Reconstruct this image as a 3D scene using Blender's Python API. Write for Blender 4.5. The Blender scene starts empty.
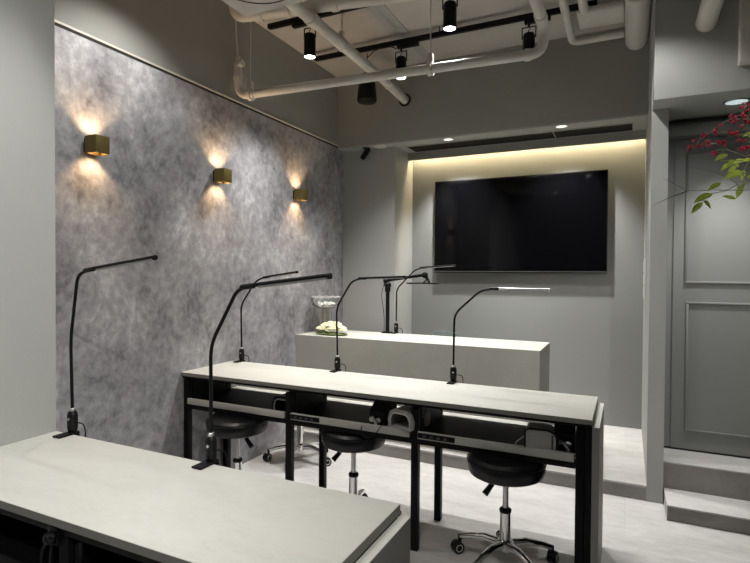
import bpy, bmesh, math, random
from mathutils import Vector, Matrix
PI = math.pi
random.seed(11)
SC = bpy.context.scene
COL = SC.collection

# ------------------------------------------------------------------ materials
def new_mat(name):
    m = bpy.data.materials.new(name); m.use_nodes = True
    nt = m.node_tree
    return m, nt, nt.nodes['Principled BSDF']
def setp(b, **k):
    for n, v in k.items():
        n = n.replace('_', ' ')
        if n in b.inputs: b.inputs[n].default_value = v
def c4(c): return (c[0], c[1], c[2], 1.0)
def plain(name, col, rough=.5, metal=0.0, spec=.5, bump=0.0, bscale=60, var=0.0, vscale=3.0):
    m, nt, b = new_mat(name)
    setp(b, Base_Color=c4(col), Roughness=rough, Metallic=metal, Specular_IOR_Level=spec)
    N, L = nt.nodes, nt.links
    tc = N.new('ShaderNodeTexCoord')
    n = N.new('ShaderNodeTexNoise'); n.inputs['Scale'].default_value = vscale; n.inputs['Detail'].default_value = 6
    L.new(tc.outputs['Object'], n.inputs['Vector'])
    r = N.new('ShaderNodeValToRGB')
    v = max(var, .015)
    r.color_ramp.elements[0].position = .3; r.color_ramp.elements[1].position = .7
    r.color_ramp.elements[0].color = c4([max(0, x*(1-v)) for x in col]); r.color_ramp.elements[1].color = c4([min(1, x*(1+v)) for x in col])
    L.new(n.outputs['Fac'], r.inputs['Fac']); L.new(r.outputs['Color'], b.inputs['Base Color'])
    if bump:
        n2 = N.new('ShaderNodeTexNoise'); n2.inputs['Scale'].default_value = bscale; n2.inputs['Detail'].default_value = 4
        L.new(tc.outputs['Object'], n2.inputs['Vector'])
        bp = N.new('ShaderNodeBump'); bp.inputs['Strength'].default_value = bump; bp.inputs['Distance'].default_value = .01
        L.new(n2.outputs['Fac'], bp.inputs['Height']); L.new(bp.outputs['Normal'], b.inputs['Normal'])
    return m
def glow(name, col, strength):
    m, nt, b = new_mat(name)
    setp(b, Base_Color=c4(col), Emission_Color=c4(col), Emission_Strength=strength)
    return m
def clear(name, col=(1, 1, 1), rough=.02, ior=1.45):
    m, nt, b = new_mat(name)
    setp(b, Base_Color=c4(col), Roughness=rough, Transmission_Weight=1.0, IOR=ior)
    return m
def mottled(name, stops, scale=2.0, streak=(1, 1, 1), rough=.6, bump=.15, fine=.35, distort=.6, joints=None, lo=.30, hi=.72):
    m, nt, b = new_mat(name); N, L = nt.nodes, nt.links
    tc = N.new('ShaderNodeTexCoord'); mp = N.new('ShaderNodeMapping'); mp.inputs['Scale'].default_value = streak
    L.new(tc.outputs['Object'], mp.inputs['Vector'])
    n1 = N.new('ShaderNodeTexNoise'); n1.inputs['Scale'].default_value = scale; n1.inputs['Detail'].default_value = 12
    n1.inputs['Roughness'].default_value = .62; n1.inputs['Distortion'].default_value = distort
    n2 = N.new('ShaderNodeTexNoise'); n2.inputs['Scale'].default_value = scale*8; n2.inputs['Detail'].default_value = 12
    n2.inputs['Roughness'].default_value = .7; n2.inputs['Distortion'].default_value = distort*1.5
    for n in (n1, n2): L.new(mp.outputs['Vector'], n.inputs['Vector'])
    mx = N.new('ShaderNodeMix'); mx.data_type = 'FLOAT'; mx.inputs[0].default_value = fine
    L.new(n1.outputs['Fac'], mx.inputs[2]); L.new(n2.outputs['Fac'], mx.inputs[3])
    r = N.new('ShaderNodeValToRGB')
    while len(r.color_ramp.elements) < len(stops): r.color_ramp.elements.new(.5)
    for i, c in enumerate(stops):
        r.color_ramp.elements[i].position = lo+(hi-lo)*i/(len(stops)-1); r.color_ramp.elements[i].color = c4(c)
    L.new(mx.outputs[0], r.inputs['Fac'])
    out = r.outputs['Color']
    if joints:
        br = N.new('ShaderNodeTexBrick'); br.offset = .5
        br.inputs['Scale'].default_value = 1.0; br.inputs['Brick Width'].default_value = joints[0]; br.inputs['Row Height'].default_value = joints[1]
        br.inputs['Mortar Size'].default_value = .002; br.inputs['Mortar Smooth'].default_value = .2
        br.inputs['Color1'].default_value = (1, 1, 1, 1); br.inputs['Color2'].default_value = (.95, .95, .95, 1); br.inputs['Mortar'].default_value = (.86, .86, .86, 1)
        L.new(tc.outputs['Object'], br.inputs['Vector'])
        mu = N.new('ShaderNodeMix'); mu.data_type = 'RGBA'; mu.blend_type = 'MULTIPLY'; mu.inputs[0].default_value = 1
        L.new(out, mu.inputs[6]); L.new(br.outputs['Color'], mu.inputs[7]); out = mu.outputs[2]
    L.new(out, b.inputs['Base Color'])
    setp(b, Roughness=rough, Specular_IOR_Level=.35)
    bp = N.new('ShaderNodeBump'); bp.inputs['Strength'].default_value = bump; bp.inputs['Distance'].default_value = .01
    L.new(mx.outputs[0], bp.inputs['Height']); L.new(bp.outputs['Normal'], b.inputs['Normal'])
    return m

M = {}
M['paint'] = plain('grey_paint', (.37, .375, .36), .62, var=.03, vscale=1.5, bump=.05, bscale=90)
M['paint_shaded'] = plain('shaded_grey_paint', (.295, .29, .265), .7, var=.04, vscale=2)  # the same grey paint, darkened in colour for the weak light up there
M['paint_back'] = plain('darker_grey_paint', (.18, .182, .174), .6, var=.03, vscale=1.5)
M['ceiling'] = mottled('ceiling_concrete', [(.40, .37, .34), (.47, .44, .40), (.52, .49, .45)], 1.2, rough=.85, bump=.1, fine=.3)
M['patch'] = plain('ceiling_patch', (.37, .36, .34), .8, var=.04)
M['pipe'] = plain('painted_pipe', (.60, .575, .52), .5, var=.06, vscale=12, bump=.1, bscale=40)
M['plaster'] = mottled('mottled_plaster', [(.155, .150, .163), (.265, .260, .275), (.36, .355, .37), (.53, .525, .54)], 3.1, (1, 1, .85), .55, .4, .45, .12, lo=.375, hi=.64)
M['door_paint'] = plain('door_paint', (.20, .203, .195), .42, var=.02)
M['floor'] = mottled('pale_stone_tile', [(.35, .34, .328), (.49, .48, .466), (.62, .61, .595)], 2.2, (.6, 1.8, 1), .5, .03, .45, .5, joints=(1.2, .6))
M['step_side'] = mottled('grey_stone_tile', [(.20, .19, .18), (.27, .26, .245), (.35, .335, .32)], 4, (1, 1, 1), .5, .03, .35, .8)
M['worktop'] = mottled('pale_laminate', [(.46, .46, .42), (.53, .53, .485), (.57, .57, .525)], 2.2, (1, 2.2, 1), .45, .02, .4, .8)
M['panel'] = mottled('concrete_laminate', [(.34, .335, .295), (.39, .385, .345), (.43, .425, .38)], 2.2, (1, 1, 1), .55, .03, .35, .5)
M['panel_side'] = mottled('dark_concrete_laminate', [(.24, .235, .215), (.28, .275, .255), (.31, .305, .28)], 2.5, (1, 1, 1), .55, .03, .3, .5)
M['edge'] = plain('grey_edge_band', (.225, .22, .195), .5, var=.03, vscale=6)
M['tray_lip'] = plain('greige_rail', (.46, .455, .42), .42, var=.03, vscale=6)
M['black'] = plain('black_powder_coat', (.007, .007, .0075), .45, spec=.14)
M['black_board'] = plain('black_board', (.007, .007, .007), .5, spec=.15)
M['black_plastic'] = plain('black_plastic', (.007, .007, .0075), .35, spec=.2)
M['leather'] = plain('black_leatherette', (.007, .0075, .009), .35, spec=.4, bump=.08, bscale=220)
M['chrome'] = plain('chrome', (.82, .82, .82), .08, 1.0)
M['steel'] = plain('brushed_steel', (.55, .55, .55), .28, 1.0)
M['grey_plastic'] = plain('grey_plastic', (.32, .32, .31), .4)
M['dark_plastic'] = plain('dark_grey_plastic', (.05, .05, .05), .4)
M['acrylic_edge'] = clear('frosted_acrylic_edge', (.85, .95, .95), .5, 1.1)
M['pale_plastic'] = plain('pale_plastic', (.6, .6, .57), .4)
M['diffuser'] = plain('frosted_diffuser', (.30, .30, .30), .3)
M['brass'] = plain('antique_brass', (.20, .155, .055), .45, .75)
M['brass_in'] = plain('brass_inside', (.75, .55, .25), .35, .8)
M['screen'] = plain('black_glass_screen', (.0015, .0015, .002), .06, spec=.25)
M['bezel'] = plain('black_bezel', (.006, .006, .006), .6, spec=.1)
M['glass'] = clear('clear_glass', (.98, .99, .98), .02, 1.2)
M['smoky_glass'] = clear('smoky_glass', (.80, .78, .72), .15, 1.1)
M['acrylic'] = clear('clear_acrylic', (.88, .96, .97), .45, 1.12)
M['petal'] = plain('cream_petal', (.86, .83, .62), .7, var=.12, vscale=40)
M['petal_green'] = plain('green_leaf', (.16, .22, .07), .6, var=.2, vscale=20)
M['berry'] = plain('red_berry', (.30, .012, .035), .25, var=.25, vscale=60)
M['leaf'] = plain('fresh_leaf', (.50, .60, .10), .5, var=.3, vscale=25)
M['twig'] = plain('twig_bark', (.20, .18, .14), .7, var=.2, vscale=40)
M['ceramic'] = plain('dark_ceramic', (.05, .05, .05), .4)
M['spot_glow'] = glow('lit_spot_lens', (1, .985, .95), 14)
M['down_glow'] = glow('lit_downlight_lens', (1, .985, .95), .75)
M['dim_glow'] = glow('lit_large_downlight_lens', (.80, .95, .95), .38)
M['warm_glow'] = glow('lit_warm_bulb', (1, .72, .38), 6)
M['cove_glow'] = glow('lit_cove_strip', (1, .82, .50), 46)
M['shadow_gap'] = plain('dark_gap', (.02, .02, .02), .8)

# ------------------------------------------------------------------ mesh helpers
def box(bm, x0, x1, y0, y1, z0, z1, bev=0.0, seg=2):
    r = bmesh.ops.create_cube(bm, size=1.0); vs = r['verts']
    for v in vs:
        v.co = Vector((x0+(v.co.x+.5)*(x1-x0), y0+(v.co.y+.5)*(y1-y0), z0+(v.co.z+.5)*(z1-z0)))
    if bev:
        es = list({e for v in vs for e in v.link_edges})
        bmesh.ops.bevel(bm, geom=es, offset=bev, segments=seg, profile=.5, affect='EDGES')
def ring_pts(c, u, v, r, n): return [c+u*(r*math.cos(2*PI*i/n))+v*(r*math.sin(2*PI*i/n)) for i in range(n)]
def tube(bm, pts, r, n=12, cap=True):
    P = [Vector(p) for p in pts]; R = r if isinstance(r, (list, tuple)) else [r]*len(P)
    u = None; rings = []
    for i, p in enumerate(P):
        a = (P[i]-P[i-1]).normalized() if i else None
        b = (P[i+1]-P[i]).normalized() if i < len(P)-1 else None
        t = (a+b) if a is not None and b is not None else (a if a is not None else b)
        if t.length < 1e-6: t = b
        t.normalize()
        if u is None: u = t.orthogonal().normalized()
        else:
            u = u-t*u.dot(t)
            u = u.normalized() if u.length > 1e-6 else t.orthogonal().normalized()
        w = t.cross(u)
        k = 1.0
        if a is not None and b is not None: k = 1/max(.5, math.cos(a.angle(b)/2))
        rings.append([bm.verts.new(q) for q in ring_pts(p, u, w, R[i]*(1+(k-1)*.5), n)])
    for A, B in zip(rings, rings[1:]):
        for i in range(n): bm.faces.new((A[i], A[(i+1) % n], B[(i+1) % n], B[i]))
    if cap:
        bm.faces.new(rings[0][::-1]); bm.faces.new(rings[-1])
def arc(pts, r=.05, n=6):
    """round the corners of a polyline"""
    P = [Vector(p) for p in pts]; out = [P[0]]
    for i in range(1, len(P)-1):
        a = P[i-1]-P[i]; b = P[i+1]-P[i]; d = min(r, a.length*.49, b.length*.49)
        A = P[i]+a.normalized()*d; B = P[i]+b.normalized()*d
        for k in range(n+1):
            t = k/n; out.append(A*(1-t)**2+P[i]*2*t*(1-t)+B*t*t)
    out.append(P[-1]); return out
def lathe(bm, prof, c=(0, 0, 0), n=32, axis='Z', sq=1.0):
    rings = []
    for r, h in prof:
        row = []
        for i in range(n):
            a = 2*PI*i/n; x, y = max(r, 1e-4)*math.cos(a), max(r, 1e-4)*math.sin(a)*sq
            p = (x, y, h) if axis == 'Z' else ((x, h, y) if axis == 'Y' else (h, x, y))
            row.append(bm.verts.new(Vector(p)+Vector(c)))
        rings.append(row)
    for A, B in zip(rings, rings[1:]):
        for i in range(n): bm.faces.new((A[i], A[(i+1) % n], B[(i+1) % n], B[i]))
    if prof[0] != prof[-1]:
        bm.faces.new(rings[0][::-1]); bm.faces.new(rings[-1])
    else:
        pass
def prism(bm, poly, axis, a, b):
    """extrude a 2-D outline along an axis: X -> (y,z), Y -> (x,z), Z -> (x,y)"""
    def P(q, h):
        return (h, q[0], q[1]) if axis == 'X' else ((q[0], h, q[1]) if axis == 'Y' else (q[0], q[1], h))
    A = [bm.verts.new(P(q, a)) for q in poly]; B = [bm.verts.new(P(q, b)) for q in poly]
    n = len(poly)
    bm.faces.new(A[::-1]); bm.faces.new(B)
    for i in range(n): bm.faces.new((A[i], A[(i+1) % n], B[(i+1) % n], B[i]))
def ball(bm, c, r, sc=(1, 1, 1), u=12, v=8):
    res = bmesh.ops.create_uvsphere(bm, u_segments=u, v_segments=v, radius=r)
    for w in res['verts']: w.co = Vector((w.co.x*sc[0], w.co.y*sc[1], w.co.z*sc[2]))+Vector(c)
def link(name, bm, mat, parent=None, smooth=True, ang=35):
    bmesh.ops.recalc_face_normals(bm, faces=bm.faces[:])
    me = bpy.data.meshes.new(name); bm.to_mesh(me); bm.free()
    if smooth:
        for p in me.polygons: p.use_smooth = True
        me.set_sharp_from_angle(angle=math.radians(ang))
    me.materials.append(M[mat] if isinstance(mat, str) else mat)
    o = bpy.data.objects.new(name, me); COL.objects.link(o)
    if parent is not None: o.parent = parent
    return o
def mk(name, mat, parent, *ops, **k):
    """one mesh from several shape calls: each op is (function, args...)"""
    bm = bmesh.new()
    for f, *a in ops: f(bm, *a)
    return link(name, bm, mat, parent, **k)
def tag(o, label, cat, group=None):
    o['label'] = label; o['category'] = cat
    if group: o['group'] = group
    return o
def thing(name, label, cat, loc=(0, 0, 0), rz=0.0, group=None):
    o = bpy.data.objects.new(name, None); COL.objects.link(o); o.empty_display_size = .1
    o.location = loc; o.rotation_euler = (0, 0, rz)
    return tag(o, label, cat, group)
def struct(name, mat, *ops, parent=None, **k):
    o = mk(name, mat, parent, *ops, **k)
    if parent is None: o['kind'] = 'structure'
    return o
def dup(root, label, loc, rz=0.0):
    r = root.copy(); COL.objects.link(r); r.location = loc; r.rotation_euler = (0, 0, rz); r['label'] = label
    for ch in list(root.children):
        c = ch.copy(); COL.objects.link(c); c.parent = r
        for g in list(ch.children):
            d = g.copy(); COL.objects.link(d); d.parent = c
    return r
def lamp(name, kind, loc, power, col=(1, 1, 1), target=None, parent=None, **k):
    l = bpy.data.lights.new(name, kind); l.energy = power; l.color = col
    for n, v in k.items(): setattr(l, n, v)
    o = bpy.data.objects.new(name, l); COL.objects.link(o); o.location = loc
    if target is not None:
        o.rotation_euler = (Vector(target)-Vector(loc)).to_track_quat('-Z', 'Y').to_euler()
    if parent is not None: o.parent = parent
    return o
# ------------------------------------------------------------------ the setting
XL, XN, YN, YB, YC, YW, ZC, ZS, ZP = -2.444, -1.958, 1.278, 4.274, 4.385, 4.82, 3.165, 2.505, .092
XR, YF = 2.3, -2.8
struct('floor', 'floor', (box, XL-.2, XR+.2, YF-.2, 5.0, -.1, 0), smooth=False)
struct('ceiling', 'ceiling', (box, XL-.2, XR+.2, YF-.2, 5.0, ZC, ZC+.1), smooth=False)
struct('trim_1', 'patch', (box, -1.575, -1.50, 1.2, YB, ZC-.004, ZC), smooth=False)
struct('wall_left', 'plaster', (box, XL-.12, XL, YN-.3, YC+.02, 0, 2.515), smooth=False)
struct('wall_left_upper', 'paint_shaded', (box, XL-.12, XL-.004, YN-.3, YC+.02, 2.515, ZC), smooth=False)
struct('trim_2', 'shadow_gap', (box, XL-.004, XL+.001, YN, YB, 2.515, 2.530), smooth=False)
struct('trim_3', 'pipe', (box, XL-.004, XL+.006, YN, YB, 2.530, 2.540), smooth=False)
struct('wall_near', 'paint', (box, XL-.12, XN, YF-.1, YN, 0, ZC), smooth=False)
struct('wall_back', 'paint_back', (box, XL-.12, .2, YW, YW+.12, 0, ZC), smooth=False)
struct('wall_recess', 'paint', (box, XL-.05, -1.911, YC, YW, 0, ZS), smooth=False)
struct('wall_partition', 'paint', (box, .1165, .2045, 3.54, YW+.1, 0, ZC), smooth=False)
struct('wall_right', 'paint', (box, XR, XR+.12, YF-.1, 5.0, 0, ZC), smooth=False)
struct('wall_front', 'paint', (box, XL-.1, XR+.1, YF-.12, YF, 0, ZC), smooth=False)
struct('bulkhead', 'paint_shaded', (box, XL-.004, .1165, YB, YW, ZS+.012, ZC), smooth=False)
struct('trim_4', 'paint', (box, XL-.004, .1165, YB, 4.722, ZS, ZS+.012), smooth=False)      # soffit skin
struct('trim_5', 'paint_shaded', (box, -1.911, .1165, 4.70, 4.722, 2.437, ZS), smooth=False)         # lip that hides the cove light
struct('platform', 'floor', (box, XL, .1165, 3.54, YW, ZP-.012, ZP), smooth=False)
struct('platform_riser', 'step_side', (box, XL, .1165, 3.545, 3.6, 0, ZP-.012), smooth=False)
struct('wall_right_beam', 'paint', (box, .119, XR, 3.337, 4.0, 2.335, ZC), smooth=False)
struct('wall_right_back', 'door_paint', (box, .2045, XR, 3.86, 4.0, 0, 2.335), smooth=False)
struct('step_upper', 'step_side', (box, .2045, XR, 3.578, 3.86, 0, .237), smooth=False)
struct('step_upper_tread', 'floor', (box, .2045, XR, 3.574, 3.86, .237, .245), smooth=False)
struct('step_lower', 'step_side', (box, .215, XR, 3.316, 3.578, 0, .0775), smooth=False)
struct('step_lower_tread', 'floor', (box, .211, XR, 3.312, 3.578, .0775, .0855), (box, .211, .215, 3.312, 3.578, 0, .0775), smooth=False)
struct('trim_6', 'door_paint', (prism, [(3.86, 2.215), (3.845, 2.215), (3.845, 2.235), (3.835, 2.245), (3.815, 2.262), (3.80, 2.285), (3.80, 2.297), (3.86, 2.297)], 'X', .2045, XR))
d = mk('door_1', 'door_paint', None, (box, .26, 1.20, 3.85, 3.86, .258, 2.21), smooth=False); d['kind'] = 'structure'
def moulding(x0, x1, z0, z1, w=.014, t=.010):
    y1 = 3.85; y0 = y1-t
    return [(box, x0, x1, y0, y1, z1-w, z1, .003), (box, x0, x1, y0, y1, z0, z0+w, .003), (box, x0, x0+w, y0, y1, z0+w, z1-w, .003), (box, x1-w, x1, y0, y1, z0+w, z1-w, .003)]
mk('panel_moulding', 'door_paint', d, *moulding(.322, 1.13, 1.305, 2.13))
mk('panel_moulding', 'door_paint', d, *moulding(.334, 1.13, .372, 1.190))
mk('door_gap', 'shadow_gap', d, (box, .2045, 1.25, 3.853, 3.8605, .2452, .256), smooth=False)

# ------------------------------------------------------------------ counter in front of the screen
ct = thing('reception_counter', 'long low concrete-look counter standing on the platform below the television', 'counter', (-1.48, 3.85, ZP))
def loc(t, *o): return [(f, *[a for a in args]) for f, *args in o]
def lbox(t, x0, x1, y0, y1, z0, z1, *r):
    L = t.location; return (box, x0-L.x, x1-L.x, y0-L.y, y1-L.y, z0-L.z, z1-L.z, *r)
mk('countertop', 'worktop', ct, lbox(ct, XL+.001, -.517, 3.605, 4.09, .8485, .851))
mk('front_panel', 'panel', ct, lbox(ct, XL+.001, -.5195, 3.605, 3.63, ZP, .8485))
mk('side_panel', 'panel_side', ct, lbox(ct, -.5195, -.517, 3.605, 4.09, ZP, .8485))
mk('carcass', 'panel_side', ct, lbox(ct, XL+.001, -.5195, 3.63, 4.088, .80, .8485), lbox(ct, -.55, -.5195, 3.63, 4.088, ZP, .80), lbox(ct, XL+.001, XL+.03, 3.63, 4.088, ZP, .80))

# ------------------------------------------------------------------ manicure desks
def desk(label, x0, x1, y0, y1, bays, loc, rail=.713, board=False):
    t = thing('manicure_desk', label, 'desk', loc, 0, 'manicure desks in the room')
    w, dp = x1-x0, y1-y0
    B = lambda a, b, c, d_, e, f, *r: (box, a, b, c, d_, e, f, *r)
    top = mk('tabletop', 'worktop', t, B(0, w, 0, dp, .728, .75, .0012))
    mk('edge_band', 'edge', top, B(.002, w-.001, -.0006, .0006, .7285, .749), B(w-.0006, w+.0006, .001, dp-.001, .7245, .749))
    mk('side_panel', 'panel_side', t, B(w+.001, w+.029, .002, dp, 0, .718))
    mk('side_panel_cap', 'worktop', t, B(w+.001, w+.029, .002, dp, .718, .7205))
    L = .036
    xs = [0.004+(w-.05-L)*i/bays for i in range(bays+1)]
    xs = bays_x[bays] if bays in bays_x else xs
    for x in xs:
        mk('leg', 'black', t, B(x, x+L, .02, .02+L, 0, .70, .002))
        mk('leg', 'black', t, B(x, x+L, dp-.10-L*.0, dp-.10+L, 0, .70, .002))
    mk('frame_rail', 'black', t, B(.004, w-.002, .014, .05, rail, .728), B(.004, w-.002, dp-.05, dp-.02, .70, .728),
       *[B(x, x+L, .05, dp-.05, .70, .728) for x in xs])
    mk('end_board', 'black_board', t, B(w-.026, w, .01, dp-.02, .005, .728))
    if not board: mk('cable_shelf', 'tray_lip', t, B(.006, w-.03, dp-.024, dp+.052, .558, .567), B(.006, w-.03, dp+.046, dp+.052, .567, .580))
    if board: mk('end_board', 'black_board', t, B(.0005, .003, .02, dp-.02, .005, .70))
    if board: mk('modesty_board', 'black_board', t, B(.004, w-.026, dp-.015, dp-.003, .01, .70))
    for i in range(bays):
        a, b = xs[i]+L-.002, xs[i+1]-.001
        tr = mk('tray', 'black_board', t, B(a, b, .03, dp-.03, .553, .566))
        mk('front_lip', 'black_board' if board else 'tray_lip', tr, B(a+.002, b-.004, .012, .03, .556, .592, .004, 3), B(a, b, .03, .09, .566, .572))
        mk('back_lip', 'tray_lip', tr, B(a, b, dp-.034, dp-.026, .556, .569, .001))
        mk('tray_rail', 'black', tr, B(a, b, .02, .05, .528, .553))
        mk('divider', 'black_board', t, (prism, [(.058, .566), (dp-.11, .566), (dp-.11, .60), (dp-.16, .70), (.058, .70)], 'X', xs[i]+L-.010, xs[i]+L+.004))
        if i:
            st = mk('power_strip', 'black_plastic', tr, B(a+.004, a+.19, .008, .03, .562, .588, .003))
            mk('socket', 'dark_plastic', st, *[B(a+.03+.035*k, a+.048+.035*k, .0066, .009, .569, .581, .001) for k in range(4)])
    return t
bays_x = {3: [.004, .755, 1.497, 2.252]}
far_desk = desk('three-bay manicure desk with pale top in the middle of the room', XL, -.1275, 2.3699, 2.8401, 3, (XL+.0005, 2.3699, 0))
near_desk = desk('two-bay manicure desk in the foreground, cut off by the picture bottom', XN, -.537, .8242, 1.2778, 2, (XN+.002, .8242, 0), .703, True)

# ------------------------------------------------------------------ clamp-on desk lamps
def desk_lamp(label, base, k1, k2, k3, tip, zt, mat_tube='black', bar_mat='black', group='clamp-on desk lamps'):
    """pole base point and the x,z of its kinks; the lamp lies in the plane y = base y"""
    bx, by = base
    t = thing('desk_lamp', label, 'lamp', (bx, by, zt), 0, group)
    V = lambda p: (p[0]-bx, 0, p[1]-zt)
    mk('clamp', 'black', t, (box, -.020, .020, -.066, .012, 0, .007, .003), (box, -.018, .018, .0125, .0165, -.06, .008, .001), (box, -.018, .018, -.03, .0165, -.066, -.060, .001), (tube, [(0, -.018, -.062), (0, -.018, -.034)], .005))
    bd = mk('base', 'black_plastic', t, (lathe, [(.012, .006), (.015, .009), (.0185, .022), (.0185, .070), (.016, .080), (.011, .086)], (0, 0, 0), 24))
    mk('collar', 'steel', bd, (lathe, [(.0105, .083), (.0105, .094), (.007, .097)], (0, 0, 0), 20))
    mk('switch', 'steel', bd, (lathe, [(.005, -.0205), (.005, -.017)], (.004, 0, .058), 14, 'Y'))
    pts = arc([(0, 0, .085), V(k1), V(k2), V(k3)], .045, 8)
    mk('pole', mat_tube, t, (tube, pts, .0058, 12))
    a, b = Vector(V(k3)), Vector(V(tip)); dr = (b-a).normalized()
    mk('joint', 'black_plastic', t, (tube, [a-dr*.016, a+dr*.03], .0088, 16), (ball, tuple(a-dr*.016), .0085))
    n = Vector((-dr.z, 0, dr.x))
    if n.z < 0: n = -n
    bar = mk('light_bar', bar_mat, t, (tube, [a+dr*.028+n*.002, b+n*.002], .0066, 14), (tube, [b-dr*.006, b+dr*.003], .0088, 14))
    mk('diffuser', 'diffuser', bar, (tube, [a+dr*.05-n*.004, b-dr*.012-n*.004], .0052, 12))
    mk('power_cord', 'black_plastic', t, (tube, arc([(.017, .004, .042), (.048, .01, .042), (.052, .016, .010), (.035, .025, -.10), (.03, .02, -.16)], .03), .0024, 8))
    return t
desk_lamp('tall black desk lamp against the left wall corner of the foreground desk', (-1.872, 1.285), (-1.881, 1.102), (-1.84, 1.345), (-1.782, 1.364), (-1.441, 1.407), .75)
desk_lamp('tall black desk lamp at the middle of the foreground desk, largest of all', (-1.194, 1.285), (-1.196, 1.127), (-1.092, 1.30), (-1.055, 1.315), (-.757, 1.35), .75)
desk_lamp('small black desk lamp at the left end of the middle desk, beside the plaster wall', (-2.373, 2.846), (-2.379, 1.135), (-2.25, 1.305), (-2.174, 1.326), (-1.92, 1.362), .75)
desk_lamp('black desk lamp at the middle of the three-bay desk, below the white flowers', (-1.621, 2.846), (-1.63, 1.14), (-1.525, 1.307), (-1.457, 1.326), (-1.169, 1.337), .75)
desk_lamp('black desk lamp with silvery bar toward the right end of the middle desk', (-.875, 2.846), (-.872, 1.133), (-.725, 1.267), (-.655, 1.2775), (-.366, 1.275), .75, bar_mat='steel')
desk_lamp('slim black desk lamp on the counter, its bar reaching over the television corner', (-1.765, 4.10), (-1.763, 1.225), (-1.60, 1.385), (-1.535, 1.405), (-1.25, 1.425), .851)

# thick articulated lamp with a flat head beside it
t = thing('articulated_lamp', 'thick black articulated lamp with flat head on the counter', 'lamp', (-1.835, 4.085, .851))
mk('clamp', 'black', t, (box, -.04, .04, -.05, .012, 0, .012, .004), (box, -.025, .025, .006, .014, -.05, .01, .002))
mk('post', 'black', t, (tube, [(0, -.01, .01), (0, -.01, .425)], .0165, 18), (lathe, [(.024, .35), (.024, .385), (.017, .39)], (0, -.01, 0), 20))
mk('elbow', 'black_plastic', t, (ball, (0, -.01, .405), .031), (ball, (-.018, -.01, .44), .024))
mk('arm', 'black', t, (tube, [(-.02, -.01, .443), (.325, -.01, .495)], .0125, 14))
mk('wrist', 'black_plastic', t, (ball, (.333, -.01, .493), .027), (tube, [(.333, -.01, .493), (.358, -.01, .452), (.36, -.01, .438)], .013, 12), (lathe, [(.034, .430), (.026, .445), (.012, .452)], (.35, -.01, 0), 16))
mk('lamp_head', 'black_plastic', t, (box, .19, .45, -.07, .05, .421, .431, .004))
mk('power_cord', 'black_plastic', t, (tube, arc([(-.03, -.01, .43), (-.06, -.012, .33), (-.03, -.012, .15), (-.03, -.012, .013)], .08), .0028, 8))

# ------------------------------------------------------------------ rolling stools
def stool(label, locn, rz, up=0.0, lev=0.0):
    t = thing('rolling_stool', label, 'stool', locn, rz, 'black rolling stools')
    st = mk('seat', 'leather', t, (lathe, [(r, z+up) for r, z in [(.02, .418), (.15, .415), (.168, .425), (.176, .445), (.1775, .470), (.172, .492), (.158, .504), (.10, .509), (.02, .510)]], (0, 0, 0), 48))
    mk('seat_piping', 'leather', st, (tube, [(.1785*math.cos(2*PI*i/40), .1785*math.sin(2*PI*i/40), .484+up) for i in range(41)], .003, 6, False))
    mk('seat_plate', 'black', t, (box, -.08, .08, -.08, .08, .402+up, .418+up, .004), (lathe, [(.03, .38+up), (.03, .404+up)], (0, 0, 0), 20))
    rot = lambda x, y, z: (x*math.cos(lev)-y*math.sin(lev), x*math.sin(lev)+y*math.cos(lev), z+up)
    lv = mk('lever', 'steel', t, (tube, [rot(-.02, 0, .392), rot(-.075, -.03, .385)], .005, 10))
    mk('lever_paddle', 'black_plastic', lv, (tube, [rot(-.068, -.026, .388), rot(-.112, -.046, .345)], [.011, .015], 10))
    mk('gas_lift', 'steel', t, (tube, [(0, 0, .24), (0, 0, .40+up)], .0135, 20))
    sl = mk('lift_sleeve', 'chrome', t, (lathe, [(.027, .075), (.025, .10), (.025, .255)], (0, 0, 0), 28))
    mk('sleeve_cap', 'black_plastic', sl, (lathe, [(.027, .252), (.028, .265), (.02, .272)], (0, 0, 0), 24))
    bs = mk('star_base', 'chrome', t, (lathe, [(.03, .07), (.042, .08), (.042, .115), (.03, .125)], (0, 0, 0), 28),
            *[(tube, [(.03*math.cos(a), .03*math.sin(a), .102), (.10*math.cos(a), .10*math.sin(a), .108), (.17*math.cos(a), .17*math.sin(a), .095), (.222*math.cos(a), .222*math.sin(a), .078)], [.022, .0185, .016, .013], 12) for a in [2*PI*k/5 for k in range(5)]])
    for k in range(5):
        a = 2*PI*k/5; cx, cy = .226*math.cos(a), .226*math.sin(a)
        b = a+.9; ux, uy = math.cos(b), math.sin(b); wx, wy = -uy, ux
        cx2, cy2 = cx+ux*.012, cy+uy*.012
        bm = bmesh.new()
        for s in (-1, 1):
            c = Vector((cx2+wx*.013*s, cy2+wy*.013*s, .0275)); d_ = Vector((wx, wy, 0))
            tube(bm, [c-d_*.008, c+d_*.008], .0275, 20)
        ball(bm, (cx2, cy2, .036), .026, (1, 1, .85))
        tube(bm, [(cx, cy, .05), (cx, cy, .085)], .009, 12)
        cs = link('caster', bm, 'black_plastic', t)
        for s in (-1, 1):
            c = Vector((cx2+wx*.0215*s, cy2+wy*.0215*s, .0275))
            e1 = Vector((ux, uy, 0)); e2 = Vector((0, 0, 1))
            mk('hub_ring', 'pale_plastic', cs, (tube, [c+e1*(.016*math.cos(2*PI*i/20))+e2*(.016*math.sin(2*PI*i/20)) for i in range(21)], .0028, 6, False))
    return t
R = math.radians
s0 = stool('black round stool with chrome base under the right bay of the middle desk', (-.500, 2.462, 0), R(30), .012)
dup(s0, 'black round stool under the middle bay, its seat below the socket strip', (-1.335, 2.528, 0), R(30))
stool('black round stool under the left bay of the middle desk beside the plaster wall', (-2.045, 2.42, 0), R(20), .015, R(128))
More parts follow.
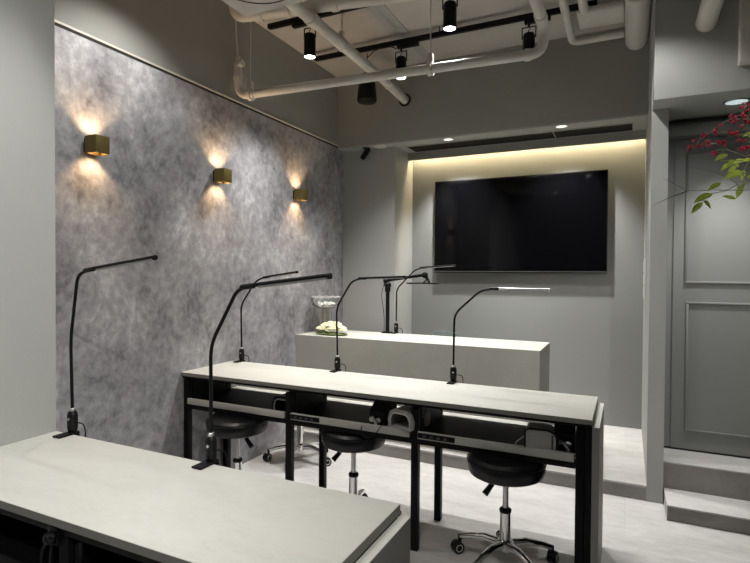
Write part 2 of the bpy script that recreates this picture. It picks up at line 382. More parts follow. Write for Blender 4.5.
dup(s0, 'stool behind the middle desk with only its chrome star base and casters showing', (-2.13, 3.20, 0), R(-5))

# ------------------------------------------------------------------ things on the trays
XD, YD0 = XL+.002, 2.3699
def arch_lamp(label, locn, rz, mat, open_front=True):
    t = thing('nail_lamp', label, 'nail lamp', locn, rz, 'nail drying lamps on the trays')
    out = [(-.075, 0), (-.078, .04), (-.066, .075), (-.04, .090), (.04, .090), (.066, .075), (.078, .04), (.075, 0)]
    inn = [(.058, 0), (.060, .035), (.050, .060), (.03, .070), (-.03, .070), (-.050, .060), (-.060, .035), (-.058, 0)]
    mk('hood', mat, t, (prism, out+inn, 'Y', 0, .15))
    mk('front_rim', 'pale_plastic' if mat == 'grey_plastic' else 'grey_plastic', t, (tube, [(x, -.002, z+.003) for x, z in inn], .004, 8))
    mk('base_plate', mat, t, (box, -.072, .072, -.012, .15, 0, .006, .002))
    mk('back_wall', 'black_plastic', t, (prism, [(-x, z) for x, z in inn], 'Y', .138, .146))
    return t
arch_lamp('grey arched nail lamp open towards the camera on the middle bay tray', (-1.005, 2.392, .5925), R(-14), 'grey_plastic')
arch_lamp('black arched nail lamp at the right end of the left bay tray', (-1.735, 2.425, .574), R(-8), 'black_plastic')
t = thing('nail_lamp', 'grey box-shaped nail lamp with black trim on the right bay tray', 'nail lamp', (-.335, 2.388, .5925), R(6))
mk('body', 'grey_plastic', t, (prism, [(-.065, 0), (-.065, .072), (-.055, .082), (.03, .082), (.055, .07), (.062, .05), (.062, 0)], 'Y', 0, .12))
mk('side_trim', 'black_plastic', t, (tube, [(-.067, -.001, .002), (-.067, -.001, .072), (-.056, -.001, .085), (.03, -.001, .085), (.057, -.001, .072)], .004, 8), (box, .063, .078, .005, .115, 0, .06, .004), (box, .045, .05, -.003, 0, .005, .065))
mk('strap_loop', 'grey_plastic', t, (tube, arc([(-.066, .01, .05), (-.105, 0, .02), (-.11, 0, .004), (-.07, 0, .004)], .02), .003, 8))
def drill(label, locn, rz):
    t = thing('nail_drill', label, 'nail drill', locn, rz, 'nail drill machines on the trays')
    mk('body', 'black_plastic', t, (prism, [(0, 0), (0, .075), (.05, .118), (.11, .118), (.13, .06), (.13, 0)], 'X', -.045, .045))
    for sx in (-.024, .016):
        mk('knob', 'chrome', t, (lathe, [(.013, -.016), (.016, -.011), (.016, .0)], (sx, -.001, .034), 18, 'Y'))
    hp = mk('handpiece', 'steel', t, (tube, [(.02, -.035, .012), (.0, -.02, .034), (-.02, -.012, .05)], [.006, .009, .005], 12))
    mk('cable', 'black_plastic', t, (tube, arc([(-.03, -.004, .03), (-.06, -.03, .02), (-.055, -.07, -.006), (-.02, -.085, -.045), (.03, -.08, -.03), (.055, -.05, .02), (.06, -.02, .03)], .05), .0024, 8))
    return t
drill('black nail drill with two chrome knobs on the middle bay tray', (-1.15, 2.43, .574), R(-8))
drill('black nail drill with chrome handpiece at the right end of the right bay tray', (-.245, 2.47, .574), R(4))

t = thing('cable_bundle', 'black cable bundle hanging under the front rail of the foreground desk', 'cable', (-1.295, .838, .72))
mk('hook', 'black_plastic', t, (box, -.02, .02, -.004, .004, -.05, -.002, .003), (ball, (-.004, -.008, -.03), .016), (ball, (.012, -.010, -.022), .012))
mk('cord', 'black_plastic', t, (tube, arc([(-.006, -.006, -.03), (-.035, -.01, -.07), (-.03, -.01, -.12), (0, -.01, -.10), (.01, -.01, -.03)], .03), .004, 8), (tube, arc([(.085, .01, -.03), (.10, 0, -.07), (.085, 0, -.11), (.08, .0, -.20)], .03), .009, 8))

# ------------------------------------------------------------------ on the counter
t = thing('pedestal_bowl', 'clear glass pedestal bowl on the counter beside the plaster wall', 'glass bowl', (-2.30, 3.835, .851))
mk('stem', 'smoky_glass', t, (lathe, [(.062, 0), (.064, .012), (.055, .03), (.050, .10), (.052, .18), (.056, .21), (.03, .21), (.03, .012), (.03, 0)], (0, 0, 0), 36))
bm = bmesh.new(); rings = []
for r, h in [(.03, .206), (.080, .212), (.112, .235), (.122, .270), (.119, .302), (.113, .302), (.115, .270), (.105, .240), (.075, .219), (.03, .214)]:
    rings.append([bm.verts.new((r*(1+(.02 if h > .24 else 0)*math.cos(12*2*PI*i/72))*math.cos(2*PI*i/72), r*(1+(.02 if h > .24 else 0)*math.cos(12*2*PI*i/72))*math.sin(2*PI*i/72), h+(.004*math.cos(12*2*PI*i/72) if h > .29 else 0))) for i in range(72)])
for A, B in zip(rings, rings[1:]):
    for i in range(72): bm.faces.new((A[i], A[(i+1) % 72], B[(i+1) % 72], B[i]))
bm.faces.new(rings[0]); bm.faces.new(rings[-1])
bw = link('bowl', bm, 'glass', t)
mk('scalloped_rim', 'pale_plastic', bw, (tube, [(.116*(1+.02*math.cos(12*2*PI*i/72))*math.cos(2*PI*i/72), .115*(1+.02*math.cos(12*2*PI*i/72))*math.sin(2*PI*i/72), .303+.004*math.cos(12*2*PI*i/72)) for i in range(73)], .003, 6, False))
mk('highlight_beads', 'pale_plastic', t, *[(ball, (.065*math.cos(k*2.4)*(k/15)**.5, .065*math.sin(k*2.4)*(k/15)**.5, .234+.008*(k%3)), .015, (1, 1, .8), 10, 6) for k in range(20)])  # opaque pale beads stand in for the white highlights in the glass
t = thing('flower_posy', 'low posy of cream white flowers lying on the counter before the glass bowl', 'flowers', (-2.17, 3.71, .851))
def bloom(c, r, mat='petal'):
    bm = bmesh.new(); rr = random.Random(int(c[0]*1e4+c[1]*1e3))
    for ringi, (n, rad, tilt, sz) in enumerate([(7, .75, .35, .62), (6, .48, .8, .55), (4, .2, 1.25, .45)]):
        for k in range(n):
            a = 2*PI*k/n+ringi*.4+rr.uniform(-.2, .2)
            d = Vector((math.cos(a), math.sin(a), 0))
            cc = Vector(c)+d*r*rad*math.cos(tilt*.6)+Vector((0, 0, r*.55*math.sin(tilt)))
            res = bmesh.ops.create_uvsphere(bm, u_segments=8, v_segments=6, radius=r*sz)
            mt = Matrix.Translation(cc) @ Matrix.Rotation(a, 4, 'Z') @ Matrix.Rotation(-tilt*.9, 4, 'Y') @ Matrix.Diagonal((1, .9, .32, 1))
            for v in res['verts']: v.co = mt @ v.co
    return link('bloom', bm, mat, t)
for i, (x, y, z, r) in enumerate([(-.105, .0, .038, .030), (-.062, -.026, .040, .034), (-.018, .0, .060, .036), (.03, -.026, .042, .036), (.072, .0, .050, .034), (.108, -.01, .036, .030), (-.07, .025, .060, .032), (.03, .028, .068, .034), (.0, -.030, .030, .030), (.09, .025, .045, .028), (-.025, .03, .075, .028)]):
    bloom((x, y*.9, z*1.22-.004), r*1.05)
mk('leaves', 'petal_green', t, *[(ball, (.125*math.cos(a)*.95, .045*math.sin(a), .014), .034, (1, .6, .25), 8, 6) for a in [k*.7 for k in range(9)]], (lathe, [(.09, 0), (.11, .006), (.09, .02), (.02, .025)], (0, 0, 0), 24, 'Z', .45))
# clear chair behind the counter: only the rounded top of its back shows
t = thing('acrylic_chair', 'clear acrylic chair behind the counter, only the curved top of its back visible', 'chair', (-1.375, 4.42, ZP))
mk('seat', 'acrylic', t, (box, -.20, .20, -.19, .19, .44, .455, .006))
prof = [(.165*math.cos(PI*i/16), .70+.078*math.sin(PI*i/16)) for i in range(17)]
mk('backrest', 'acrylic', t, (prism, prof+[(-.18, .455), (.18, .455)], 'Y', -.20, -.188))
mk('back_rim', 'acrylic_edge', t, (tube, [(.165*math.cos(PI*i/16), -.194, .70+.078*math.sin(PI*i/16)) for i in range(17)], .007, 10))
for sx in (-1, 1):
    for sy in (-1, 1):
        mk('leg', 'acrylic', t, (tube, [(sx*.18, sy*.17, .44), (sx*.20, sy*.19, .0)], [.014, .011], 12))

# ------------------------------------------------------------------ television
t = thing('television', 'large black flat-screen television on the grey wall', 'television', (-.905, 4.74, 1.795))
W, Hh = .749, .4275
mk('housing', 'bezel', t, (box, -W, W, .003, .035, -Hh, Hh, .003), (box, -.55, .55, .035, .055, -.32, .2, .004))
mk('screen', 'screen', t, (box, -W+.008, W-.008, .0, .004, -Hh+.022, Hh-.008), smooth=False)
mk('lower_trim', 'steel', t, (box, -W+.004, W-.004, -.0012, .003, -Hh+.009, -Hh+.014), smooth=False)
mk('wall_bracket', 'black', t, (box, -.25, .25, .055, .08, -.2, .15), smooth=False)

# ------------------------------------------------------------------ wall sconces
def sconce(label, y, z):
    X = XL
    t = thing('wall_sconce', label, 'wall lamp', (X, y, z), 0, 'brass cube sconces on the plaster wall')
    d0, d1, hw, hh, th = .016, .10, .0375, .043, .004
    mk('housing', 'brass', t, (box, d1-th, d1, -hw, hw, -hh, hh, .001), (box, d0, d0+th, -hw, hw, -hh, hh), (box, d0+th, d1-th, -hw, -hw+th, -hh, hh), (box, d0+th, d1-th, hw-th, hw, -hh, hh))
    mk('back_plate', 'black', t, (box, 0, d0, -.03, .03, -.035, .035), smooth=False)
    mk('bulb', 'warm_glow', t, (lathe, [(.004, -.005), (.022, -.004), (.022, .004), (.004, .005)], (.05, 0, 0), 20))
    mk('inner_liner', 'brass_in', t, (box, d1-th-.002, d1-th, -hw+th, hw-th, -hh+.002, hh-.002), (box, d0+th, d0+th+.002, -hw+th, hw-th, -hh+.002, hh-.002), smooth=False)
    for s in (1, -1):
        lamp('sconce_light', 'SPOT', (.064, 0, .012*s), SCONCE_W, (1, .66, .36), (.064, 0, s), t, spot_size=R(118), spot_blend=.6, shadow_soft_size=.02)
    return t
SCONCE_W = 4.8
sconce('brass cube wall lamp nearest the camera, leftmost on the plaster wall', 1.772, 1.985)
sconce('brass cube wall lamp in the middle of the three on the plaster wall', 2.675, 1.985)
sconce('brass cube wall lamp farthest back, nearest the grey column', 3.585, 1.985)

# ------------------------------------------------------------------ ceiling: tracks and spotlights
def track(label, y, x0, x1):
    t = thing('lighting_track', label, 'track', ((x0+x1)/2, y, ZC), 0, 'black lighting tracks under the ceiling')
    h = (x1-x0)/2
    mk('rail', 'black', t, (box, -h, h, -.017, .017, -.075, -.042, .002))
    for s in (-.8, 0, .8): mk('hanger', 'black', t, (tube, [(h*s, 0, -.044), (h*s, 0, 0)], .005, 8))
    return t
track('black lighting track nearer the camera, behind the diagonal pipe', 3.08, -2.33, -.32)
track('black lighting track nearer the bulkhead, carrying two visible spotlights', 3.70, -2.33, -.20)
SPOT_W = 98
def spot(label, x, y, box_dir=1, power=None, group='black track spotlights', aim=(0, 0, -1), size=96):
    t = thing('track_spotlight', label, 'spotlight', (x, y, 3.09), 0, group)
    mk('adapter', 'black', t, (box, -.03, .14*box_dir if box_dir > 0 else .03, -.018, .018, -.032, .0, .003) if box_dir > 0 else (box, -.14, .03, -.018, .018, -.032, 0, .003), (tube, [(0, 0, -.03), (0, 0, -.055)], .008, 10))
    mk('yoke', 'black', t, (tube, [(-.045, 0, -.13), (-.045, 0, -.055), (.045, 0, -.055), (.045, 0, -.13)], .0045, 8))
    hd = mk('head', 'black', t, (lathe, [(.02, -.095), (.034, -.10), (.040, -.118), (.0405, -.255), (.036, -.2555), (.036, -.246), (.01, -.246)], (0, 0, 0), 28))
    mk('lens', 'spot_glow', hd, (lathe, [(.0355, -.2515), (.0355, -.2475)], (0, 0, 0), 28))
    mk('cable', 'black_plastic', t, (tube, arc([(.0, 0, -.05), (.012, -.012, -.07), (-.012, .006, -.085), (0, 0, -.098)], .02), .003, 8))
    a = Vector(aim)
    lamp('spot_light', 'SPOT', (0, 0, -.258), power or SPOT_W, (1, .985, .955), Vector((0, 0, -.258))+a, t, spot_size=R(size), spot_blend=.75, shadow_soft_size=.035)
    return t
spot('black track spotlight left of the diagonal white pipe', -1.984, 3.08, -1)
spot('black track spotlight partly behind the long pipe, above the pipe end in the wall', -1.568, 3.70, 1)
spot('black track spotlight cut by the picture top, right of the long hanger rod', -.988, 3.08, 1)
spot('black track spotlight beside the elbow of the long white pipe', -.627, 3.70, 1)
mk_c = thing('loose_cable', 'thin black cable drooping from the rear track left of a spotlight', 'cable', (-1.70, 3.685, 3.09))
mk('cord', 'black_plastic', mk_c, (tube, arc([(.10, 0, -.035), (.05, 0, -.005), (-.08, 0, -.01), (-.14, -.02, -.07)], .06), .004, 8))
track('short black lighting track across the pipes, above the picture', 2.90, -.32, -.05)
spot('black track spotlight close to the thickest pipe, above the picture', -.20, 2.90, 1, 30, aim=(.50, .55, -.85), size=72)
# unseen tracks over the camera's side, mostly there to carry added fill spots
OUT = 'track spotlights outside the picture'
track('unseen black lighting track added over the foreground desk, above the picture', .95, -1.7, 1.6)
track('unseen black lighting track added behind the camera, outside the picture', -.6, -1.7, 1.6)
track('short black lighting track beside the plaster wall, above the picture', 1.86, -2.33, -1.78)
for x, y, p, ai, sz in [(-1.35, .95, 62, (-.05, .05, -1), 96), (-.55, .95, 46, (-.15, 0, -1), 96), (.6, .95, 85, (-2.5, -.35, -1.5), 62),
                        (-1.2, -.6, 24, (0, .1, -1), 96), (1.3, -.6, 165, (-3.2, 1.1, -1.7), 58), (.9, -.6, 200, (-.72, 4.1, -1.6), 28)]:
    spot('unseen black track spotlight added as fill above the foreground, outside the picture', x, y, 1, p, OUT, ai, sz)  # unseen spots added as fill; most brighten the column, pillar and near desk
spot('black track spotlight aimed at the plaster wall, outside the picture', -1.95, 1.86, 1, 32, OUT, (-.42, .05, -1), 120)

# ------------------------------------------------------------------ recessed downlights, cove strip, vent
def downlight(label, x, y, z, power, r=.04, gl='down_glow', aim=(0, .5, -1), sz=84):
    t = thing('downlight', label, 'downlight', (x, y, z), 0, 'recessed round downlights')
    mk('trim_ring', 'steel', t, (lathe, [(r, -.006), (r*1.22, -.004), (r*1.25, 0), (r*.98, 0), (r, -.006)], (0, 0, 0), 36))
    mk('lens', gl, t, (lathe, [(r*.985, -.003), (r*.985, -.0005)], (0, 0, 0), 36))
    lamp('down_light', 'SPOT', (0, 0, -.012), power, (1, .99, .96), Vector((0, 0, -.012))+Vector(aim), t, spot_size=R(sz), spot_blend=.8, shadow_soft_size=.035)
downlight('round recessed downlight above the left half of the television', -1.395, 4.335, ZS, 115)
downlight('round recessed downlight above the right half of the television', -.478, 4.315, ZS, 115)
downlight('large round recessed downlight above the panelled door and the berries', .538, 3.555, 2.335, 60, .055, 'dim_glow', (0, 0, -1), 82)
t = thing('cove_strip', 'warm glowing cove light strip above the television', 'light strip', (-.9, 4.75, ZS))
mk('strip', 'cove_glow', t, (box, -1.005, 1.01, -.012, .012, 0, .008), smooth=False)
t = thing('air_vent', 'long dark slotted air vent in the soffit above the television', 'vent', (-.90, 4.555, ZS))
mk('frame', 'paint', t, (box, -.93, .93, -.125, -.113, -.006, 0), (box, -.93, .93, .113, .125, -.006, 0), (box, -.93, -.918, -.113, .113, -.006, 0), (box, .918, .93, -.113, .113, -.006, 0), (box, .338, .346, -.113, .113, -.006, 0), smooth=False)
mk('slats', 'black_board', t, *[(box, -.918, .918, -.108+.027*k, -.090+.027*k, -.004, -.001) for k in range(8)], (box, -.918, .918, -.113, .113, -.001, 0), smooth=False)
t = tag(mk('ceiling_plate', 'pipe', None, (lathe, [(.055, -.010), (.06, -.004), (.06, 0)], (0, 0, 0), 28)), 'small round plate under the bulkhead beside the black camera', 'plate'); t.location = (-2.03, 4.325, ZS)
t = thing('security_camera', 'small black bracket camera under the bulkhead near the plaster wall', 'camera', (-2.175, 4.335, ZS))
mk('mount', 'black_plastic', t, (lathe, [(.034, -.012), (.034, 0)], (0, 0, 0), 20), (tube, [(0, 0, -.01), (.012, -.005, -.035)], .011, 10))
mk('body', 'black_plastic', t, (tube, [(.015, -.005, -.02), (-.028, -.03, -.10)], .024, 16), (ball, (.014, -.004, -.022), .024))
mk('lens', 'screen', t, (tube, [(-.026, -.029, -.096), (-.031, -.032, -.106)], .017, 16))
t = thing('pendant_speaker', 'black cylindrical speaker hanging below the white pipes', 'speaker', (-1.956, 3.90, ZC))
mk('cabinet', 'black_plastic', t, (lathe, [(.02, -.170), (.05, -.175), (.064, -.20), (.082, -.375), (.083, -.39), (.075, -.40), (.02, -.403)], (0, 0, 0), 32))
mk('hanging_wire', 'black', t, (tube, [(0, 0, 0), (0, 0, -.175)], .004, 8))

# ------------------------------------------------------------------ pipes and the cassette unit
def pipe(name, label, pts, r, bend=.06, cat='pipe', joints=()):
    t = thing(name, label, cat, pts[0], 0, None)
    o = Vector(pts[0])
    mk('tube', 'pipe', t, (tube, arc([Vector(p)-o for p in pts], bend, 8), r, 20))
    for a, b in joints:
        mk('coupling', 'pipe', t, (tube, [Vector(a)-o, Vector(b)-o], r*1.18, 20))
    return t
pipe('sprinkler_pipe', 'long white horizontal pipe with elbows crossing below the ceiling', [(-2.385, 2.815, 2.71), (-2.385, 2.825, 2.548), (-.43, 2.955, 2.548), (-.42, 2.955, 2.68), (-.42, .9, 2.68)], .0275, .09, joints=[((-2.385, 2.817, 2.68), (-2.385, 2.819, 2.655)), ((-2.31, 2.829, 2.548), (-2.26, 2.832, 2.548)), ((-.52, 2.95, 2.548), (-.49, 2.952, 2.548)), ((-.42, 2.84, 2.68), (-.42, 2.80, 2.68))])
t = thing('pipe_valve', 'small white valve on the upright pipe by the left wall', 'valve', (-2.385, 2.815, 2.71))
mk('body', 'pipe', t, (tube, [(0, 0, 0), (0, 0, .03)], .026, 18), (ball, (0, 0, .04), .028), (tube, [(0, 0, .04), (.05, -.02, .04)], .014, 14), (tube, [(0, 0, .06), (0, 0, .10)], .017, 14))
mk('handle', 'pipe', t, (lathe, [(.022, .045), (.025, .052), (.022, .060)], (0, -.02, .04), 16, 'X'))
mk('riser', 'pipe', t, (tube, [(0, 0, .10), (-.015, 0, .25), (-.02, 0, .455)], .006, 12))
pipe('drain_pipe', 'thick white pipe running from the camera side into a hole in the bulkhead', [(-1.772, .9, 2.95), (-1.772, 2.7, 2.916), (-1.772, 3.9, 2.896), (-1.772, 4.10, 2.882), (-1.772, YB, 2.868)], .037, joints=[((-1.772, 3.90, 2.896), (-1.772, 3.94, 2.894)), ((-1.772, 2.74, 2.9155), (-1.772, 2.80, 2.9145))])
tag(mk('pipe_hole', 'shadow_gap', None, (lathe, [(.056, YB-.006), (.056, YB-.001)], (-1.772, 0, 2.868), 28, 'Y')), 'dark round hole around the pipe end in the bulkhead', 'hole')
pipe('insulated_pipe', 'thick white pipe with an elbow beside the ceiling cassette unit', [(-2.31, 2.70, ZC), (-2.31, 2.70, 3.01), (-.6, 3.02, 3.01)], .041, .1, joints=[((-2.17, 2.726, 3.01), (-2.12, 2.736, 3.01)), ((-1.96, 2.766, 3.01), (-1.93, 2.771, 3.01)), ((-1.66, 2.822, 3.01), (-1.62, 2.829, 3.01))])
pipe('duct_pipe', 'thickest white pipe at the right end, meeting the bulkhead by the pillar', [(.035, 1.2, 3.06), (.035, YB, 3.06)], .076, joints=[((.035, 3.50, 3.06), (.035, 3.53, 3.06))])
pipe('stub_pipe', 'rounded white pipe end meeting the beam above the panelled door', [(.361, 1.4, 2.715), (.361, 3.337, 2.715)], .05)
pipe('conduit', 'thin white conduit bending along the bulkhead top near the right end', [(-.385, 1.6, 3.05), (-.385, 4.11, 3.05), (-.045, 4.11, 3.05)], .026, .06)
pipe('conduit', 'short white conduit elbow nearest the thickest pipe, cut by the picture top', [(-.275, 1.6, 3.05), (-.275, 3.67, 3.05), (-.045, 3.67, 3.05)], .028, .06)
tag(mk('cable_duct', 'pipe', None, (box, -.33, -.045, 3.75, 4.02, 3.09, ZC, .006)), 'flat white ceiling duct between the two conduits', 'duct')
tag(mk('wall_duct', 'pipe', None, (box, .505, .60, 3.26, 3.337, 2.455, ZC, .006)), 'white boxed duct on the beam at the right picture edge', 'duct')
def rod(label, x, y, z0, r=.004, clip=.036):
    t = thing('hanger_rod', label, 'rod', (x, y, z0), 0, 'rods holding the pipes')
    mk('rod', 'pipe', t, (tube, [(0, 0, clip), (0, 0, ZC-z0)], r, 8))
    mk('clamp', 'pipe', t, (box, -.016, .016, -.016, .016, clip-.012, clip+.05, .003), (lathe, [(clip-.002, -.013), (clip+.005, -.013), (clip+.005, .013), (clip-.002, .013), (clip-.002, -.013)], (0, 0, 0), 24, 'X' if clip < .038 else 'Y'))
    return t
rod('thin rod holding the middle of the long white pipe', -1.05, 2.914, 2.548)
rod('thin rod holding the diagonal pipe left of the speaker', -1.772, 3.15, 2.909, .004, .039)
rod('thin wire rod holding the left end of the long white pipe', -2.29, 2.831, 2.548, .0025)
t = thing('ceiling_cassette', 'white ceiling cassette unit with ring grooves at the top left', 'air conditioner', (-1.19, 1.55, 2.60))
mk('body', 'pipe', t, (box, -.49, .49, -.49, .49, .03, .16, .01))
pn = mk('panel', 'pipe', t, (box, -.505, .505, -.505, .505, 0, .03, .008))
mk('ring_groove', 'shadow_gap', pn, *[(tube, [(-.27+r*math.cos(2*PI*i/56), .27+r*math.sin(2*PI*i/56), .0005) for i in range(57)], .0035, 6, False) for r in (.10, .14, .18)])
for sx in (-.4, .4):
    for sy in (-.4, .4): mk('suspension_rod', 'steel', t, (tube, [(sx, sy, .16), (sx, sy, ZC-2.60)], .006, 8))
t = thing('light_switch', 'slim white switch plate on the partition edge beside the television wall', 'switch', (.1165, 4.30, 1.33))
mk('plate', 'pale_plastic', t, (box, -.012, 0, -.045, .045, -.15, .15, .003))
mk('rocker', 'pale_plastic', t, *[(box, -.015, -.012, -.03, .03, -.13+.09*k, -.06+.09*k, .001) for k in range(3)])

# ------------------------------------------------------------------ berry branch in a floor vase at the right
BERRIES = [(0.159, 1.4816, 1.6967), (0.1493, 1.4209, 1.679), (0.1635, 1.4969, 1.696), (0.1265, 1.4499, 1.6627), (0.1241, 1.4165, 1.6509), (0.1241, 1.392, 1.6535), (0.1392, 1.4875, 1.6852), (0.1435, 1.5044, 1.6717), (0.1396, 1.4022, 1.6536), (0.1638, 1.4933, 1.6796), (0.1666, 1.4512, 1.6698), (0.1641, 1.4209, 1.6553), (0.1545, 1.4322, 1.6588), (0.186, 1.501, 1.7111), (0.1887, 1.5137, 1.7028), (0.1726, 1.4137, 1.6858), (0.1935, 1.4876, 1.7162), (0.1814, 1.4176, 1.6607), (0.1957, 1.4994, 1.6749), (0.1979, 1.4573, 1.6691), (0.2084, 1.5235, 1.6752), (0.1931, 1.5274, 1.6871), (0.1958, 1.4758, 1.6724), (0.181, 1.5231, 1.6592), (0.1761, 1.4441, 1.6449), (0.1775, 1.4188, 1.6363), (0.1813, 1.4788, 1.6461), (0.2022, 1.4264, 1.6841), (0.2098, 1.4486, 1.686), (0.2207, 1.4773, 1.6906), (0.2318, 1.5051, 1.6945), (0.219, 1.4484, 1.687), (0.2238, 1.4377, 1.6662), (0.2519, 1.5431, 1.6863), (0.2333, 1.4731, 1.7053), (0.2442, 1.5501, 1.7196), (0.2401, 1.5403, 1.6668), (0.2352, 1.4802, 1.656), (0.2417, 1.4925, 1.6553), (0.2477, 1.5021, 1.6611), (0.2551, 1.5195, 1.6653), (0.2137, 1.4955, 1.7361), (0.2181, 1.4935, 1.7312), (0.2241, 1.5031, 1.7292), (0.2226, 1.5383, 1.7499), (0.2197, 1.4883, 1.7199), (0.2216, 1.481, 1.7301), (0.2159, 1.5104, 1.7321), (0.2329, 1.4649, 1.7297), (0.2389, 1.4748, 1.7288), (0.2616, 1.5616, 1.7772), (0.2302, 1.495, 1.7236), (0.2394, 1.503, 1.7548), (0.2552, 1.4505, 1.7266), (0.2581, 1.4969, 1.7387), (0.254, 1.5136, 1.7601), (0.2429, 1.4452, 1.7076), (0.2508, 1.5155, 1.7314), (0.2562, 1.5205, 1.7661), (0.248, 1.4523, 1.7222), (0.2424, 1.5134, 1.7675), (0.2602, 1.5036, 1.7404), (0.2595, 1.5266, 1.7263), (0.2526, 1.4868, 1.7147), (0.2479, 1.5242, 1.731), (0.2505, 1.5288, 1.7251), (0.2511, 1.45, 1.7448), (0.2257, 1.442, 1.7401), (0.2683, 1.5309, 1.7487), (0.2615, 1.5597, 1.7645), (0.2427, 1.4713, 1.738), (0.2412, 1.4933, 1.7344), (0.2528, 1.5137, 1.7225), (0.2508, 1.4823, 1.7134), (0.2581, 1.4907, 1.7116), (0.2498, 1.4817, 1.7509), (0.2583, 1.4914, 1.7131), (0.2645, 1.5199, 1.7396)]
LEAVES = [((0.2056, 1.4616, 1.6404), (0.1788, 1.4452, 1.6272)), ((0.2495, 1.5245, 1.6366), (0.2202, 1.4976, 1.6257)), ((0.2342, 1.4988, 1.622), (0.2097, 1.493, 1.6049)), ((0.2353, 1.476, 1.6016), (0.1981, 1.4504, 1.584)), ((0.2479, 1.526, 1.6122), (0.242, 1.5158, 1.5878)), ((0.1906, 1.4431, 1.5722), (0.1627, 1.4277, 1.5558)), ((0.2417, 1.513, 1.5747), (0.2304, 1.4964, 1.544)), ((0.1742, 1.4467, 1.5492), (0.1352, 1.4233, 1.5291)), ((0.1592, 1.4847, 1.5343), (0.1354, 1.4711, 1.509)), ((0.1619, 1.488, 1.5401), (0.1785, 1.4869, 1.5198)), ((0.2244, 1.4719, 1.5374), (0.1973, 1.4631, 1.5458)), ((0.263, 1.5422, 1.7055), (0.2454, 1.5322, 1.6939)), ((0.2519, 1.4769, 1.6297), (0.2367, 1.4594, 1.6223)), ((0.2682, 1.5112, 1.6025), (0.2497, 1.4939, 1.5874)), ((0.1948, 1.5017, 1.6618), (0.2087, 1.5173, 1.6571)), ((0.2162, 1.456, 1.6261), (0.2012, 1.4426, 1.6063)), ((0.1737, 1.4896, 1.5508), (0.1517, 1.4828, 1.5456)), ((0.2493, 1.5264, 1.5818), (0.2418, 1.5184, 1.5672)), ((0.2603, 1.4732, 1.6706), (0.2448, 1.4604, 1.6798)), ((0.22, 1.5121, 1.6285), (0.1969, 1.4946, 1.6106))]
TWIGS = [[(0.2776, 1.5129, 1.5913), (0.2532, 1.501, 1.5802), (0.2238, 1.4869, 1.58), (0.1844, 1.4684, 1.6015), (0.1278, 1.4415, 1.6147)], [(0.278, 1.5126, 1.5641), (0.2339, 1.4914, 1.5595), (0.1898, 1.4702, 1.5602), (0.1237, 1.4385, 1.5576), (0.0718, 1.4141, 1.5871)], [(0.1237, 1.4385, 1.5576), (0.0871, 1.4206, 1.5421), (0.0482, 1.4016, 1.5217)], [(0.2966, 1.5229, 1.6403), (0.2526, 1.5016, 1.6292), (0.1938, 1.4734, 1.6287), (0.1153, 1.4359, 1.6363)], [(0.2337, 1.4916, 1.5747), (0.2045, 1.4773, 1.5582), (0.1752, 1.4631, 1.5514), (0.1558, 1.4535, 1.5334)], [(0.2866, 1.5184, 1.6566), (0.2476, 1.4994, 1.64), (0.218, 1.4854, 1.6507), (0.1835, 1.4692, 1.6694), (0.1539, 1.4553, 1.6828), (0.1273, 1.442, 1.6598)], [(0.218, 1.4854, 1.6507), (0.1935, 1.4737, 1.6559), (0.1789, 1.4666, 1.646)], [(0.1835, 1.4692, 1.6694), (0.1443, 1.4504, 1.6664), (0.1263, 1.4416, 1.6582)], [(0.2959, 1.5236, 1.6947), (0.2567, 1.5047, 1.6917), (0.2224, 1.4883, 1.6914), (0.1831, 1.4695, 1.6966)], [(0.2859, 1.5191, 1.7109), (0.2514, 1.5028, 1.727), (0.2364, 1.496, 1.7486)], [(0.2514, 1.5028, 1.727), (0.217, 1.4864, 1.7295)], [(0.2678, 1.5082, 1.5912), (0.2383, 1.4943, 1.6019), (0.2184, 1.4851, 1.6235)], [(0.2238, 1.4869, 1.58), (0.2388, 1.4937, 1.5584), (0.2292, 1.4888, 1.5431)], [(0.2532, 1.501, 1.5802), (0.2408, 1.4954, 1.5965), (0.2331, 1.4921, 1.6209)]]

VX, VY = .43, 1.64
t = thing('floor_vase', 'tall dark floor vase just right of the picture holding the berry branch', 'vase', (VX, VY, 0))
mk('body', 'ceramic', t, (lathe, [(.02, 0), (.075, 0), (.085, .02), (.098, .35), (.095, .6), (.07, .82), (.055, .90), (.06, .95), (.052, .95), (.046, .90), (.06, .82), (.085, .6), (.088, .35), (.07, .03), (.02, .02)], (0, 0, 0), 40))
b0 = (VX-.02, VY, .30)
t = thing('berry_branch', 'berry branch with red fruits and green leaves at the right edge', 'branch', b0)
O = Vector(b0)
hub = Vector(TWIGS[0][0])+Vector((.06, .05, -.03)); hub2 = Vector(TWIGS[9][0])+Vector((.04, .04, 0))
bm = bmesh.new()
tube(bm, [Vector(p)-O for p in arc([b0, (VX-.025, VY, .94), (VX-.03, VY-.02, 1.35), hub, Vector(TWIGS[0][0])], .2)], .004, 8)
tube(bm, [Vector(p)-O for p in arc([(VX-.022, VY-.01, 1.25), (VX-.05, VY-.05, 1.55), hub2, Vector(TWIGS[9][0])], .2)], .003, 8)
tube(bm, [Vector(p)-O for p in [hub, TWIGS[1][0]]], .0022, 6); tube(bm, [Vector(p)-O for p in [hub, Vector(TWIGS[3][0])]], .0022, 6)
tube(bm, [Vector(p)-O for p in [hub2, TWIGS[5][0]]], .002, 6); tube(bm, [Vector(p)-O for p in [hub2, TWIGS[8][0]]], .002, 6)
for tw in TWIGS:
    P = [Vector(p)-O for p in tw]; n = len(P)
    tube(bm, P, [.0013-.0008*i/(n-1) for i in range(n)], 6)
link('stem', bm, 'twig', t)
joints = [Vector(p) for tw in TWIGS for p in tw]
bm = bmesh.new()
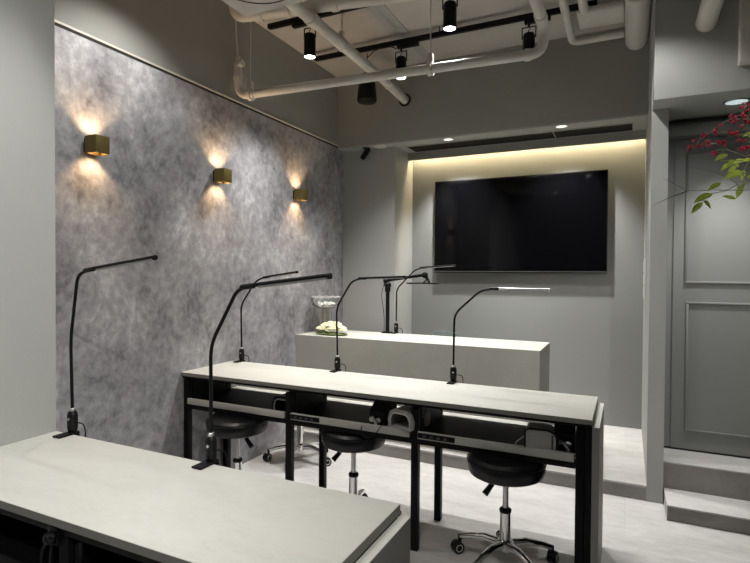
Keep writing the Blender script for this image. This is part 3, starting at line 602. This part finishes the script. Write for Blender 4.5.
for p in BERRIES:
    v = Vector(p); q = min(joints, key=lambda w: (w-v).length)
    tube(bm, [q-O, (q+v)/2-O+Vector((0, 0, .003)), v-O], .0006, 5)
link('berry_stalks', bm, 'twig', t)
bm = bmesh.new(); ball(bm, (0, 0, 0), .0043, (1, 1, .95), 12, 8); ball(bm, (0, 0, -.0043), .001, (1, 1, 1), 6, 4)
proto = link('berry', bm, 'berry', t); proto.location = Vector(BERRIES[0])-O
for p in BERRIES[1:]:
    c = proto.copy(); COL.objects.link(c); c.parent = t; c.location = Vector(p)-O
    s = random.uniform(.85, 1.15); c.scale = (s, s, s)
for a, b in LEAVES:
    a, b = Vector(a), Vector(b); ax = b-a; ln = ax.length; ax.normalize()
    sd = ax.cross(Vector((random.uniform(-.3, .3), -.8, .5))).normalized(); up_ = sd.cross(ax).normalized()
    bm = bmesh.new(); rows = []
    for i in range(9):
        s = i/8; wd = ln*.19*math.sin(PI*min(1, s**.8))**.9+.0003
        cen = a+ax*(ln*s)+up_*(-.10*ln*s*s)
        rows.append([bm.verts.new(cen-sd*wd+up_*wd*.35-O), bm.verts.new(cen-O), bm.verts.new(cen+sd*wd+up_*wd*.35-O)])
    for r0, r1 in zip(rows, rows[1:]):
        for k in (0, 1): bm.faces.new((r0[k], r0[k+1], r1[k+1], r1[k]))
    geo = bmesh.ops.solidify(bm, geom=bm.faces[:], thickness=.0005)
    q = min(joints, key=lambda w: (w-a).length)
    tube(bm, [q-O, a-O], .0007, 5)
    link('leaf', bm, 'leaf', t)

# ------------------------------------------------------------------ camera, world, colour
cam = bpy.data.cameras.new('camera'); co = bpy.data.objects.new('camera', cam); COL.objects.link(co)
cam.sensor_width = 36; cam.lens = 526.862/750*36; cam.clip_start = .02
yaw, pit, rol = math.radians(25.632), math.radians(.9404), math.radians(.3618)
fw = Vector((-math.sin(yaw)*math.cos(pit), math.cos(yaw)*math.cos(pit), -math.sin(pit)))
rt = Vector((math.cos(yaw), math.sin(yaw), 0)); up = rt.cross(fw)
rt, up = rt*math.cos(rol)+up*math.sin(rol), up*math.cos(rol)-rt*math.sin(rol)
mw = Matrix((rt, up, -fw)).transposed().to_4x4(); mw.translation = (0, 0, 1.36)
co.matrix_world = mw
SC.camera = co
w = bpy.data.worlds.new('world'); SC.world = w; w.use_nodes = True
w.node_tree.nodes['Background'].inputs['Color'].default_value = (.05, .05, .05, 1)
w.node_tree.nodes['Background'].inputs['Strength'].default_value = .2
vs = SC.view_settings
vs.view_transform = 'Standard'; vs.look = 'None'; vs.gamma = 1.0; vs.use_curve_mapping = False; vs.exposure = 0.5
